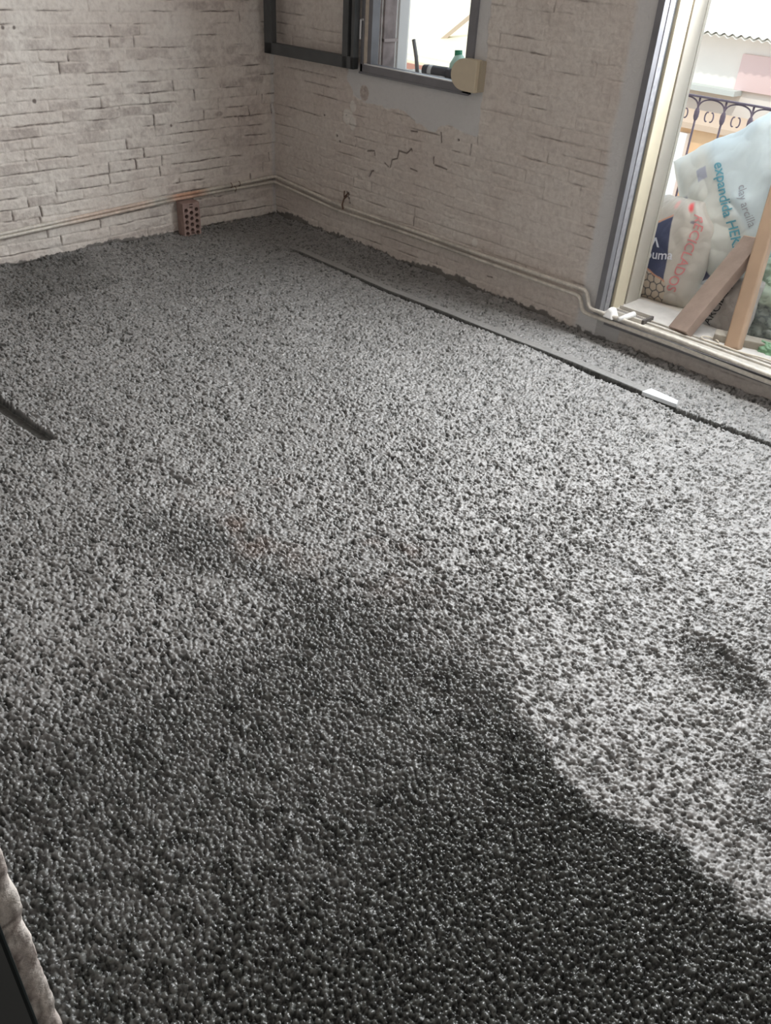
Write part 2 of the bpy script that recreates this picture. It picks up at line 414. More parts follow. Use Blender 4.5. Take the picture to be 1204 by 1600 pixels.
def rear_wall():
    gx = np.unique(np.round(np.concatenate([spacing(-0.02, 3.4, lambda x: 0.0036), spacing(3.41, 5.02, lambda x: 0.012), [WX0, WX1, DX0, DX1]]), 5))
    gz = np.unique(np.round(np.concatenate([spacing(-0.06, 1.45, lambda z: 0.0034), spacing(1.46, 2.65, lambda z: 0.014), [WZ0, WZ1, DZ0, DZ1]]), 5))
    Xg, Zg = np.meshgrid(gx, gz, indexing='ij')
    rel, ck, ti = brick_field(Xg, Zg, 300, 0.85, 0.04)
    soft = 0.55; ck = ck*sstep(0.35, 0.6, fbm(Xg*2.5, Zg*2.5, 311)+0.05)*0.9
    ti = np.maximum(ti*0.55, 0.28)
    P = on_back
    polyxz = lambda pts: [(P(*q)[0], P(*q)[2]) for q in pts]
    rag = (fbm(Xg*18, Zg*18, 330)-0.5)*0.028
    # smooth plaster patch under the window
    pa = [(0.66,0.96),(0.655,0.87),(0.70,0.80),(0.735,0.79),(0.95,0.775),(1.05,0.783),(1.12,0.775),(1.19,0.745),(1.28,0.722),(1.33,0.725),(1.36,0.76),(1.44,0.765),(1.50,0.75),(1.605,0.745),(1.61,0.95),(1.60,1.5),(1.70,2.3),(1.45,2.3),(1.5,0.95)]
    sdp = poly_sd(Xg, Zg, pa)+rag; pl = sstep(0.004, -0.004, sdp)
    # smooth band down the side of the balcony door and soft band right of the window
    pl2 = sstep(2.335, 2.375, Xg+(fbm(Xg*8, Zg*5, 331)-0.5)*0.06)*(Xg < 2.6)
    pl3 = 0.45*sstep(1.56, 1.62, Xg)*sstep(1.80, 1.72, Xg+(fbm(Xg*6, Zg*3, 332)-0.5)*0.15)*sstep(0.6, 0.9, Zg)
    pln = np.clip(np.maximum(pl, pl2), 0, 1); plc = np.maximum(pln, pl3)
    rel = rel*(1-plc)+plc*(0.004+(fbm(Xg*5, Zg*5, 333)-0.5)*0.003); ck = ck*(1-plc); ti = ti*(1-plc)
    # hole with bare brick in the patch, repaired socket spots, drilled holes
    q = P(568, 145); ti = np.maximum(ti, sstep(1.15, 0.75, np.hypot((Xg-q[0])/0.035, (Zg-q[2])/0.040)+rag*14)); pln = np.where(ti > 0.5, 0, pln)
    cl = np.zeros(Xg.shape)
    for (px, py, rx, rz) in ((543,182,.042,.038), (551,166,.022,.030), (551,193,.025,.035), (530,213,.038,.034), (741,379,.020,.022)):
        q = P(px, py); s = sstep(1.1, 0.85, np.hypot((Xg-q[0])/rx, (Zg-q[2])/rz)+rag*9); cl = np.maximum(cl, s*(0.95 if px != 530 else 0.35)); rel = rel+s*0.006
    for (px, py, r0) in ((527,212,.0075), (531,221,.0075), (536,180,.004), (541,180,.004), (543,303,.010), (544,310,.009), (545,317,.008), (506,180,.006), (715,219,.007)):
        q = P(px, py); d = np.hypot(Xg-q[0], Zg-q[2]); s = sstep(r0*1.2, r0*0.6, d); ck = np.maximum(ck, s); rel = rel-0.010*s
    # stepped settlement cracks
    for pts in ([(608,262),(611,250),(619,248),(622,236),(634,240),(641,233),(642,236)], [(576,276),(580,268),(583,267)], [(676,246),(676,256)], [(678,258),(690,262),(697,265)],
                [(573,236),(584,236),(585,243)], [(600,255),(606,261)], [(688,208),(688,222)], [(640,205),(650,206)], [(760,432),(768,434)], [(640,264),(650,268)], [(541,300),(546,318)]):
        p2 = [(P(*q)[0], P(*q)[2]) for q in pts]; d = seg_d(Xg, Zg, p2)+rag*0.15; s = sstep(0.006, 0.002, d); ck = np.maximum(ck, s*0.9); rel = rel-0.006*s
    cem = 0.85*sstep(0.004, -0.004, Zg-0.006-(fbm(Xg*5, Zg*3, 7)-0.30)*0.09*sstep(2.5, 2.2, Xg)-(fbm(Xg*50, Zg*50, 9)-0.5)*0.04)
    cem = np.maximum(cem, 0.35*(Xg > DX0)*(Zg < 0.14))
    cx = (Xg[:-1, :-1]+Xg[1:, 1:])/2; cz = (Zg[:-1, :-1]+Zg[1:, 1:])/2
    keep = ~(((cx > WX0) & (cx < WX1) & (cz > WZ0) & (cz < WZ1)) | ((cx > DX0) & (cx < DX1) & (cz > DZ0) & (cz < DZ1)))
    edge = np.minimum(np.minimum(np.abs(Xg-DX0), np.abs(Xg-DX1))+(Zg < DZ0-0.002)*1, np.abs(Zg-DZ0)+((Xg < DX0) | (Xg > DX1))*1)
    o = grid_mesh('wall_back', np.stack([Xg, 0.006-rel*0.8, Zg], -1), M_WALL, {'crack': ck, 'tint': ti, 'plaster': pln*0.85, 'clean': cl, 'cement': cem}, keep=keep)
    tag(o, kind='structure'); o['label'] = 'whitewashed brick wall with window and balcony door'
    m = MB(); y0, y1 = 0.012, TH
    m.box((-0.3, y0+0.02, -0.4), (WX0, y1, 2.65)); m.box((WX0, y0+0.02, -0.4), (WX1, y1, WZ0)); m.box((WX0, y0+0.02, WZ1), (WX1, y1, 2.65))
    m.box((WX1, y0+0.02, -0.4), (DX0, y1, 2.65)); m.box((DX0, y0+0.02, -0.4), (DX1, y1, DZ0)); m.box((DX0, y0+0.02, DZ1), (DX1, y1, 2.65)); m.box((DX1, y0+0.02, -0.4), (5.3, y1, 2.65))
    m.build('masonry', mat('reveal_render', (0.62, 0.60, 0.57), 0.9, var=0.1), o)
rear_wall()
plain = mat('plain_plaster', (0.34, 0.31, 0.29), 0.9, var=0.12, vscale=5, bump=0.003, bscale=30)
tag(MB().box((5.0, -5.6, -0.1), (5.3, 0.3, 2.65)).build('wall_right', plain), kind='structure')
tag(MB().box((-0.3, -5.6, 2.6), (5.3, 0.34, 3.0)).build('ceiling', plain), kind='structure')

tag(MB().box((-0.3, -5.9, -0.1), (5.3, -5.6, 2.65)).build('wall_hall_light_block', plain), kind='structure')  # unseen hall walls added to keep sky light out of the room
tag(MB().box((2.6, -5.6, -0.1), (2.75, -3.56, 2.65)).build('wall_hall_side_light_block', plain), kind='structure')
# partition the photographer leans past: ragged brick end with a dark door frame fixed to it
def partition():
    ex, ey = 4.003, -3.394
    gz = spacing(-0.03, 2.6, lambda z: 0.004); gv = np.linspace(-1, 1, 70)
    V, Zg = np.meshgrid(gv, gz, indexing='ij')
    rag = (fbm(Zg*30, V*2, 400)-0.5)*0.014+(fbm(Zg*110, V*8, 401)-0.5)*0.005
    # v<0: the end face running back, v>0: the room face running left
    t = np.abs(V)**1.0
    X = np.where(V < 0, ex+rag*0.5, ex-t*0.5+rag*0.2); Y = np.where(V < 0, ey-t*0.13, ey+rag*0.5)
    Y = Y+np.where(V < 0, 0.9*rag*sstep(0.25, 0.0, t), 0); X = X-np.exp(-(V/0.05)**2)*0.002
    ti = sstep(0.38, 0.55, fbm(Zg*38+V*6, V*14, 405)); ck = 0.9*sstep(0.05, 0.02, np.abs(((Zg+0.01*fbm(V*4, Zg, 3))/0.053) % 1-0.5)*0.9)*sstep(0.4, 0.6, fbm(Zg*20, V*5, 406))
    ck = np.maximum(ck, 0.75*sstep(0.50, 0.64, fbm(Zg*55+V*9, V*40+Zg*12, 411))*(V < 0)); ck = np.maximum(ck, 0.35*sstep(0.45, 0.6, fbm(Zg*22, V*30, 412)))
    o = grid_mesh('wall_front', np.stack([X, Y, Zg], -1), M_WALL, {'crack': ck, 'tint': ti, 'plaster': V*0, 'clean': 0.6*sstep(0.52, 0.66, fbm(Zg*34+2, V*18, 408)), 'cement': V*0})
    tag(o, kind='structure'); o['label'] = 'broken whitewashed brick end of the partition beside the camera'
    MB().box((-0.3, -3.54, -0.1), (3.985, -3.41, 2.6)).build('masonry', plain, o)
    MB().box((4.92, -3.54, -0.1), (5.0, -3.41, 2.6)).box((3.985, -3.54, 2.2), (4.92, -3.41, 2.6)).build('masonry', plain, o)
    dk = mat('dark_green_black_metal', (0.010, 0.014, 0.014), 0.6, spec=0.15)
    f = MB().box((3.985, -3.56, -0.02), (4.016, -3.4135, 2.2)).build('door_1', dk, bevel=0.002)
    tag(f, kind='structure'); f['label'] = 'dark metal door frame upright at the lower left edge'
    MB().box((4.016, -3.55, -0.02), (4.022, -3.4185, 2.2)).build('door_stop', mat('edge_grey', (0.05, 0.055, 0.055), 0.6), f)
partition()

# ------------------------------------------------------------------ window with its sash swung open
ALU = mat('glare_lifted_dark_aluminium', (0.20, 0.20, 0.215), 0.5, metal=0.1, var=0.12, vscale=14)  # veiling glare at the openings painted in as a lighter grey
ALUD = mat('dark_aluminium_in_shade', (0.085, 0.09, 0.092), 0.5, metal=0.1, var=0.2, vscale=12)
CREAM = mat('cream_seal_strip', (0.62, 0.55, 0.46), 0.6, var=0.15, vscale=40)
BRIGHT = mat('bare_aluminium', (0.75, 0.76, 0.77), 0.3, metal=0.7)
GLASS = bpy.data.materials.new('window_glass'); GLASS.use_nodes = True
_n = GLASS.node_tree; _b = _n.nodes['Principled BSDF']; _b.inputs['Base Color'].default_value = (0.86, 0.93, 0.90, 1)
_b.inputs['Roughness'].default_value = 0.03; _b.inputs['Transmission Weight'].default_value = 1.0; _b.inputs['IOR'].default_value = 1.25
def window():
    w = empty('window_1', (WX0, 0, WZ0)); tag(w, kind='structure'); w['label'] = 'small window with dark aluminium frame, sash swung open to the left'
    o_ = w.location
    f = MB(); x0, x1, z0, z1 = WX0, WX1, WZ0, WZ1
    # frame: bottom rail, jambs, head
    f.box((x0, -0.012, z0), (x1, 0.055, z0+0.042)); f.box((x0, -0.012, z0), (x0+0.018, 0.055, z1)); f.box((x0+0.040, 0.0, z0), (x0+0.068, 0.055, z1))
    f.box((x1-0.045, -0.012, z0), (x1, 0.055, z1)); f.box((x0, -0.012, z1-0.045), (x1, 0.055, z1))
    f.box((x0-0.006, -0.016, z0-0.006), (x1-0.004, -0.006, z0+0.004))
    adopt(f.build('window_frame', ALU, bevel=0.0015), w)
    adopt(MB().box((x0+0.018, -0.004, z0+0.03), (x0+0.040, 0.05, z1-0.03)).build('cream_strip', CREAM), w)
    adopt(MB().box((x0+0.03, -0.0135, z0+0.040), (x1-0.06, -0.004, z0+0.0455)).build('bright_track', BRIGHT), w)
    adopt(MB().box((x0+0.06, 0.055, z0-0.004), (x1, TH+0.03, z0+0.006)).build('window_sill', mat('sill_stone', (0.62, 0.58, 0.52), 0.8, var=0.15)), w)
    adopt(MB().box((x0, 0.056, z0), (x0+0.008, TH, z1)).build('white_reveal', mat('white_reveal', (0.88, 0.87, 0.85), 0.8)), w)
    g0 = MB().box((x0+0.008, 0.135, z0), (x0+0.022, 0.225, z1)); g0.box((x0+0.008, 0.115, z0+0.0), (x0+0.014, 0.122, z1))
    gd = adopt(g0.build('shutter_guide', mat('brown_guide', (0.30, 0.25, 0.245), 0.8, var=0.35, vscale=14), bevel=0.002), w)
    adopt(MB().box((x0+0.008, 0.135, z0+0.14), (x0+0.028, 0.235, z0+0.155)).build('guide_bracket', mat('brown_bracket', (0.40, 0.34, 0.33), 0.8)), w)
    adopt(MB().box((x0+0.008, 0.250, z0), (x0+0.020, 0.318, z1)).build('pale_guide', mat('pale_guide', (0.66, 0.65, 0.64), 0.7)), w)
    h = MB().tube([(x0+0.002, -0.02, z0+0.155), (x0+0.002, -0.02, z0+0.245)], 0.006, 10); h.box((x0-0.004, -0.02, z0+0.24), (x0+0.016, -0.012, z0+0.25))
    adopt(h.build('hinge', BRIGHT), w)
    # sash
    hx, hy = x0-0.006, -0.020; e = on_floor(421, 82, 0.938); dx, dy = e[0]-hx, e[1]-hy; Ls = math.hypot(dx, dy); U = np.array([dx/Ls, dy/Ls, 0]); Nn = np.array([U[1], -U[0], 0])
    if Nn[1] > 0: Nn = -Nn
    zb, zt = 0.938, 2.02; t = 0.020
    def bar(m, a, b, za, zc, d0=0.0, d1=2*t): 
        c = np.array([hx, hy, 0])+U*(a+b)/2+np.array([0, 0, (za+zc)/2])+Nn*(d0+d1)/2
        m.obox(c, U*(b-a)/2, Nn*(d1-d0)/2, np.array([0, 0, (zc-za)/2]))
    s = MB(); bar(s, 0, 0.022, zb, zt); bar(s, 0.046, 0.085, zb, zt); bar(s, 0.0, Ls, zb, zb+0.058); bar(s, 0, Ls, zt-0.055, zt); bar(s, Ls-0.062, Ls, zb, zt)
    sash = adopt(s.build('sash', ALUD, bevel=0.002), w)
    s = MB(); bar(s, 0.020, 0.048, zb+0.02, zt-0.03, 0.002, 2*t+0.002); 
    c = s.build('cream_strip', CREAM); c.parent = sash; c.location = Vector(c.location)-w.location
    s = MB(); bar(s, 0.08, Ls-0.055, zb+0.05, zt-0.05, t-0.003, t+0.003)
    c = s.build('glass_pane', GLASS); c.parent = sash; c.location = Vector(c.location)-w.location
    s = MB(); bar(s, 0.085, Ls-0.062, zb+0.058, zb+0.068, 0.004, 2*t-0.004)
    c = s.build('glazing_bead', mat('grey_bead', (0.2, 0.21, 0.2), 0.5)); c.parent = sash; c.location = Vector(c.location)-w.location
    s = MB(); bar(s, 0.060, 0.066, zb+0.025, zb+0.062, 2*t, 2*t+0.006); bar(s, 0.054, 0.072, zb+0.06, zb+0.066, 2*t, 2*t+0.006)
    c = s.build('latch', BRIGHT); c.parent = sash; c.location = Vector(c.location)-w.location
    # sash origin is at world zero: undo the offset taken by its own parenting
window()

# D-shaped cream box on the window's lower right corner
def d_box():
    p = on_back(722, 120, -0.035); cx, cz = 1.515, 1.012; r = 0.072; pts = []
    for k in range(25):
        a = math.pi/2+math.pi*k/24; pts.append((cx+0.012+math.cos(a)*0.085, cz+math.sin(a)*0.070))
    pts += [(cx+0.085, cz-0.070), (cx+0.085, cz+0.070)]
    o = empty('strap_winder_box', (cx, -0.0, cz)); tag(o, 'cream D-shaped plastic strap winder box on the lower right corner of the window', 'plastic box')
    adopt(MB().prism(pts, 'y', -0.052, -0.012).build('cover', mat('cream_plastic', (0.62, 0.54, 0.40), 0.5, var=0.04), bevel=0.004), o)
    adopt(MB().box((cx+0.03, -0.030, cz-0.065), (cx+0.10, 0.004, cz+0.066)).build('back_plate', mat('cream_plastic_back', (0.42, 0.37, 0.28), 0.6)), o)
d_box()

# ------------------------------------------------------------------ balcony door
def balcony_door():
    d = empty('door_2', (DX0, 0, DZ0)); tag(d, kind='structure'); d['label'] = 'balcony door opening with dark frame and cream jamb'
    z0, z1 = DZ0-0.005, DZ1
    x = DX0
    A = lambda m, name, mt, bv=0.0015: adopt(m.build(name, mt, bevel=bv), d)
    A(MB().box((x-0.018, -0.016, z0), (x+0.012, 0.022, z1)).box((x-0.018, -0.016, z1-0.03), (DX1+0.018, 0.022, z1)).box((DX1-0.012, -0.016, z0), (DX1+0.018, 0.022, z1)), 'door_frame', ALU)
    A(MB().box((x-0.002, 0.022, z0), (x+0.016, 0.060, z1)), 'bright_strip', mat('dusty_aluminium', (0.34, 0.34, 0.36), 0.5, metal=0.3, var=0.2, vscale=50))
    A(MB().box((x-0.002, 0.060, z0), (x+0.010, 0.085, z1)), 'dark_gasket', ALUD)
    A(MB().box((x-0.002, 0.085, z0), (x+0.024, 0.185, z1)), 'cream_jamb', mat('cream_jamb_paint', (0.62, 0.56, 0.42), 0.6, var=0.08, vscale=8), 0.003)
    A(MB().box((x-0.002, 0.185, z0), (x+0.012, 0.205, z1)), 'jamb_groove', mat('tan_groove', (0.25, 0.20, 0.15), 0.8))
    A(MB().box((x-0.002, 0.205, z0), (x+0.022, 0.315, z1)), 'jamb_panel', mat('grey_cream_jamb', (0.48, 0.45, 0.39), 0.6, var=0.06, vscale=8), 0.003)
    A(MB().box((x-0.002, 0.322, z0), (x+0.020, 0.345, z1)), 'outer_bead', mat('pale_bead', (0.55, 0.52, 0.45), 0.6))
    # threshold track
    A(MB().box((x+0.05, -0.020, DZ0-0.040), (DX1, 0.012, DZ0-0.006)), 'bottom_track', mat('dark_track', (0.14, 0.135, 0.14), 0.6, var=0.3, vscale=20))
    t = MB(); t.box((x, -0.012, DZ0-0.008), (DX1, 0.05, DZ0+0.004)); 
    t.box((x+0.02, 0.058, DZ0), (DX1, 0.072, DZ0+0.010)).box((x+0.02, 0.10, DZ0), (DX1, 0.11, DZ0+0.008))
    A(t, 'threshold', mat('threshold_alu', (0.56, 0.53, 0.47), 0.5, metal=0.1, var=0.25, vscale=25))
    A(MB().box((x, 0.045, DZ0-0.02), (DX1, TH, DZ0-0.002)), 'threshold_stone', mat('threshold_stone', (0.62, 0.58, 0.52), 0.8, var=0.12, vscale=12, bump=0.002))
balcony_door()

# ------------------------------------------------------------------ pipes along the foot of the walls
PIPE = mat('painted_copper_pipe', (0.6, 0.5, 0.4), 0.42, metal=0.0, attr='Col', var=0.18, vscale=60, spec=0.5)
def smooth_path(pts, step=0.02, corner=0.025):
    out = []
    pts = [np.array(p, float) for p in pts]
    out.append(pts[0])
    for i in range(1, len(pts)-1):
        a, b, c = pts[i-1], pts[i], pts[i+1]
        u = (a-b); v = (c-b); lu, lv = np.linalg.norm(u), np.linalg.norm(v); k = min(corner, lu/2.1, lv/2.1)
        p0, p1 = b+u/lu*k, b+v/lv*k
        for t in np.linspace(0, 1, 7): out.append((1-t)**2*p0+2*t*(1-t)*b+t*t*p1)
    out.append(pts[-1]); res = [out[0]]
    for q in out[1:]:
        L = np.linalg.norm(q-res[-1]); n = max(1, int(L/step)); p = res[-1].copy()
        for k in range(1, n+1): res.append(p+(q-p)*k/n)
    return res
def pipe(name, pts, r, copper, label):
    path = smooth_path(pts)
    path = [p+np.array([0, 0, (vnoise(p[0]*2+p[1]*2, 0, 5)-0.5)*0.004]) for p in path]
    m = MB().tube(path, r, 12); o = m.build(name, PIPE, smooth=True)
    cols = []
    for p in path:
        s = p[1] if p[0] < 0.06 else 9
        w = copper(s); n = vnoise(p[0]*9+p[1]*13, p[2]*4, 3)
        c = np.array([0.66, 0.62, 0.55])*(1-w)+np.array([0.60, 0.36, 0.25])*w
        if n > 0.72: c = c*0.82
        cols += [c]*12
    at = o.data.attributes.new('Col', 'FLOAT_COLOR', 'POINT')
    c = np.concatenate([np.array(cols), np.ones((len(cols), 1))], 1).astype(np.float32)
    at.data.foreach_set('color', c.reshape(-1)); tag(o, label, 'pipe', 'heating pipes along the foot of the walls')
    return o
g = 0.022
up = [(g+.018, -3.3, 0.150), (g+.018, -1.79, 0.178), (g+.014, -0.75, 0.224), (g, -0.42, 0.226), (g, -g, 0.240), (0.60, -g, 0.204), (1.25, -g, 0.203), (1.93, -g, 0.203), (2.31, -g, 0.206), (2.395, -g, 0.208), (2.428, -g, 0.128), (2.9, -g-0.004, 0.132), (3.33, -g-0.004, 0.122), (4.1, -g-0.004, 0.118)]
g2 = 0.020
lo = [(g2+.018, -3.3, 0.131), (g2+.018, -1.79, 0.159), (g2+.014, -0.75, 0.204), (g2, -0.42, 0.204), (g2, -g2, 0.206), (0.60, -g2, 0.170), (1.25, -g2, 0.176), (1.93, -g2, 0.172), (2.31, -g2, 0.171), (2.362, -g2, 0.171), (2.398, -g2, 0.098), (2.9, -g2-0.006, 0.100), (3.33, -g2-0.006, 0.092), (4.1, -g2-0.006, 0.09)]
cu = lambda y: float(np.clip((1-abs(y+0.68)/0.16)*1.8, 0, 1)) if y > -0.9 else float(0.45*sstep(-1.55, -1.3, y)*sstep(-0.85, -1.0, y))
pipe('heating_pipe', up, 0.0095, cu, 'upper cream painted pipe running along both walls, bare copper above the hollow brick')
pipe('heating_pipe', lo, 0.0095, lambda y: cu(y)*0.8, 'lower cream painted pipe just under the other, dropping below the balcony door')
rust = mat('rusty_clip', (0.16, 0.10, 0.07), 0.8, var=0.3)
def clip(x, y, z, axis, label):
    m = MB(); n = 14; rr = 0.0135
    pts = []
    for k in range(n):
        a = math.radians(-100+200*k/(n-1)); 
        pts.append((x, y-math.cos(a)*rr, z+math.sin(a)*rr) if axis == 'x' else (x+math.cos(a)*rr, y, z+math.sin(a)*rr))
    m.tube(pts, 0.0022, 6); 
    o = m.build('pipe_clip', rust); tag(o, label, 'pipe clip', 'rusty clips on the pipes'); return o
clip(g, -0.30, 0.231, 'y', 'small rusty clip on the upper pipe between hollow brick and corner, nearer the corner')
clip(g, -0.36, 0.229, 'y', 'small rusty clip on the upper pipe between hollow brick and corner, nearer the brick')
clip(g2, -0.33, 0.204, 'y', 'small rusty clip on the lower pipe between hollow brick and corner')
m = MB().tube([(0.678, 0.0, 0.262), (0.672, -0.020, 0.245), (0.676, -0.036, 0.215), (0.682, -0.033, 0.190)], 0.005, 7).tube([(0.655, -0.002, 0.285), (0.668, -0.015, 0.255), (0.69, -0.004, 0.28)], 0.004, 7)
tag(m.build('wire_hook', rust), 'bent rusty wire hook over the pipes under the open sash', 'hook')

# hollow clay brick standing on end in the screed against the left wall
def hollow_brick():
    BR = mat('clay_brick', (0.36, 0.255, 0.225), 0.9, var=0.2, vscale=30, bump=0.002, bscale=80)
    o = empty('hollow_brick', (0.03, -0.69, 0.0)); tag(o, 'hollow clay brick standing on end under the copper pipe, its holed face showing', 'brick')
    w, h, dep = 0.112, 0.205, 0.075
    import bmesh
    body = MB().box((0.004, -w/2, -0.02), (dep, w/2, h-0.02)).build('brick_body', BR); 
    # holes cut through
    cut = MB(); holes = []
    for i in range(5): holes += [(-0.034, 0.022+i*0.0335), (0.034, 0.022+i*0.0335)]
    for i in range(4): holes += [(0.0, 0.039+i*0.0335)]
    for (yy, zz) in holes[:]:
        pts = [(yy+0.0125*math.cos(a*math.pi/4+math.pi/8), zz-0.012+0.0125*math.sin(a*math.pi/4+math.pi/8)) for a in range(8)]
        cut.prism(pts, 'x', 0.02, 0.2)
    for zz in (0.181, 0.166): cut.box((0.02, -0.011, zz-0.0035-0.006), (0.2, 0.011, zz+0.0035-0.006))
    cut.box((0.02, -0.011, 0.006), (0.2, 0.011, 0.014))
    c = cut.build('cutter', BR)
    md = body.modifiers.new('holes', 'BOOLEAN'); md.operation = 'DIFFERENCE'; md.object = c; md.solver = 'EXACT'
    dg = bpy.context.evaluated_depsgraph_get(); me = bpy.data.meshes.new_from_object(body.evaluated_get(dg))
    body.modifiers.clear(); body.data = me; bpy.data.objects.remove(c)
    bv = body.modifiers.new('b', 'BEVEL'); bv.width = 0.0012; bv.limit_method = 'ANGLE'
    body.parent = o; o.rotation_euler = (0, 0, math.radians(-3)); o.location = (0.008, -0.688, 0.0)
hollow_brick()

# the bare end of the aluminium rail left flush in the screed
def rail():
    a, b, c, d = (on_floor(1008, 611, 0.008), on_floor(1062, 631, 0.008), on_floor(1064, 625, 0.008), on_floor(1022, 606, 0.008))
    a, b, c, d = [p+np.array([-0.004, -0.022, 0]) for p in (a, b, c, d)]
    m = MB(); lo_ = [tuple(p[:2])+(-0.006,) for p in (a, b, c, d)]; hi = [tuple(p[:2])+(0.012,) for p in (a, b, c, d)]
    m.add(lo_+hi, [(0,3,2,1),(4,5,6,7),(0,1,5,4),(1,2,6,5),(2,3,7,6),(3,0,4,7)])
    tag(m.build('screed_rail', mat('wet_aluminium_sky_glint', (0.80, 0.84, 0.87), 0.3, metal=0.0, var=0.1), bevel=0.001), 'bare shiny end of the aluminium levelling rail bedded in the floor screed', 'rail')  # sky reflection on the rail end put into a bluish white base colour
rail()

# ------------------------------------------------------------------ things lying on the door threshold and the balcony
TZ = DZ0
tag(MB().box((2.3, TH, -0.25), (5.0, 1.10, 0.10)).build('balcony_floor', mat('balcony_tiles', (0.60, 0.56, 0.50), 0.75, var=0.14, vscale=9, bump=0.001)), kind='structure')
tag(bpy.data.objects['balcony_floor'], 'pale tiled balcony slab outside the door')
def channel():
    o = empty('metal_channel', (2.62, 0.13, TZ)); tag(o, 'short grey metal channel lying on the threshold at the foot of the jamb', 'metal profile')
    a = on_floor(968, 480, TZ+0.012); b = on_floor(1017, 497, TZ+0.012); u = (b-a); L = np.linalg.norm(u); u /= L; v = np.array([-u[1], u[0], 0]); 
    if v[1] > 0: v = -v
    c = (a+b)/2+v*0.045; wv = 0.045
    m = MB(); m.obox(c-np.array([0, 0, .008]), u*L/2, v*wv, np.array([0, 0, 0.0015])); 
    adopt(m.build('channel_web', mat('grey_channel', (0.27, 0.25, 0.235), 0.6, metal=0.2)), o)
    for s in (-1, 1):
        m = MB(); m.obox(c+v*wv*s+np.array([0, 0, 0.001]), u*L/2, v*0.002, np.array([0, 0, 0.010])); adopt(m.build('channel_flange', mat('pale_flange', (0.66, 0.63, 0.58), 0.5, metal=0.2)), o)
    m = MB(); m.obox(c+u*(L/2+0.006), u*0.006, v*wv, np.array([0, 0, 0.012])); adopt(m.build('end_cap', mat('dark_cap', (0.10, 0.09, 0.085), 0.7)), o)
    WT = mat('white_plastic', (0.90, 0.90, 0.88), 0.5)
    p = on_floor(966, 499, TZ+0.02); q = on_floor(990, 491, TZ+0.03)
    t = MB().tube([p, q], [0.010, 0.014], 14).build('plastic_tube', WT, smooth=True); tag(t, 'small white plastic tube lying across the grey metal channel', 'tube')
    p = on_floor(954, 492, TZ+0.012)
    m = MB(); m.add([(p[0]+dx, p[1]+dy, TZ+dz) for dx, dy, dz in ((-.03,-.03,0),(.03,-.035,0),(.035,.025,0),(-.02,.03,0),(-.015,-.015,.045),(.015,-.018,.04),(.015,.015,.05),(-.01,.012,.05))],
                    [(0,3,2,1),(4,5,6,7),(0,1,5,4),(1,2,6,5),(2,3,7,6),(3,0,4,7)])
    tag(m.build('plaster_lump', WT, bevel=0.008), 'white lump of plaster on the threshold against the door jamb', 'plaster lump')
channel()

# bags ---------------------------------------------------------------
def bag(name, c, U, V, w, h, t, colf, label, wr=0.02, seed=0, gloss=0.4, pinch=0.0, n=150, trans=0.0, pw=3.0):
    """pillow sack: centre c, U = width dir, V = height dir, real thickness t; colf(u,v)->rgb"""
    U = np.array(U, float); U /= np.linalg.norm(U); V = np.array(V, float); V -= U*(V@U); V /= np.linalg.norm(V); Nn = np.cross(U, V)
    if Nn[1] > 0: Nn = -Nn
    u = np.linspace(-1, 1, n); uu, vv = np.meshgrid(u, u, indexing='ij')
    def surf(uu, vv, side):
        th = (np.clip(1-np.abs(uu)**pw, 0, 1)**0.5)*(np.clip(1-np.abs(vv)**(pw*1.2), 0, 1)**0.55)
        wrk = (fbm(uu*2.2+5, vv*1.8+side*9, seed, 2)-0.5)*wr*2.2+(np.abs(fbm(uu*2.2+vv*1.6, vv*2.4-uu*1.3+side*5, seed+4, 2)-0.5))*wr*2.0+(np.abs(fbm(uu*5-vv*3, vv*4+side*3, seed+7, 2)-0.5))*wr*0.5
        e = 1-pinch*sstep(0.5, 1.0, vv)
        bx = uu*w/2*e+(fbm(vv*2+3, vv*0+seed, seed+9)-0.5)*0.05*w; by = vv*h/2+(fbm(uu*2+3, uu*0+1, seed+10)-0.5)*0.06*h
        dd = side*(t/2*th)+wrk*np.clip(th*2, 0, 1)*side
        return np.array(c)+bx[..., None]*U+by[..., None]*V+dd[..., None]*Nn
    m = bpy.data.materials.get('sack_plastic_%d' % int(trans*10+gloss*100)) or mat('sack_plastic_%d' % int(trans*10+gloss*100), (1, 1, 1), gloss, attr='Col', bump=0.0008, bscale=30, spec=0.5, trans=trans)
    A = surf(uu, vv, 1.0); B = surf(uu, vv, -1.0)
    P = np.concatenate([A, B[::-1]], 0); Cc = colf(uu, vv); C2 = np.concatenate([Cc, Cc[::-1]], 0)
    o = grid_mesh(name, P, m, colors=C2)
    import bmesh
    bm = bmesh.new(); bm.from_mesh(o.data); bmesh.ops.remove_doubles(bm, verts=bm.verts, dist=0.0004)
    be = [e for e in bm.edges if e.is_boundary]
    try: bmesh.ops.holes_fill(bm, edges=be, sides=0)
    except Exception: pass
    bmesh.ops.recalc_face_normals(bm, faces=bm.faces); bm.to_mesh(o.data); bm.free()
    tag(o, label, 'bag'); return o, surf, Nn
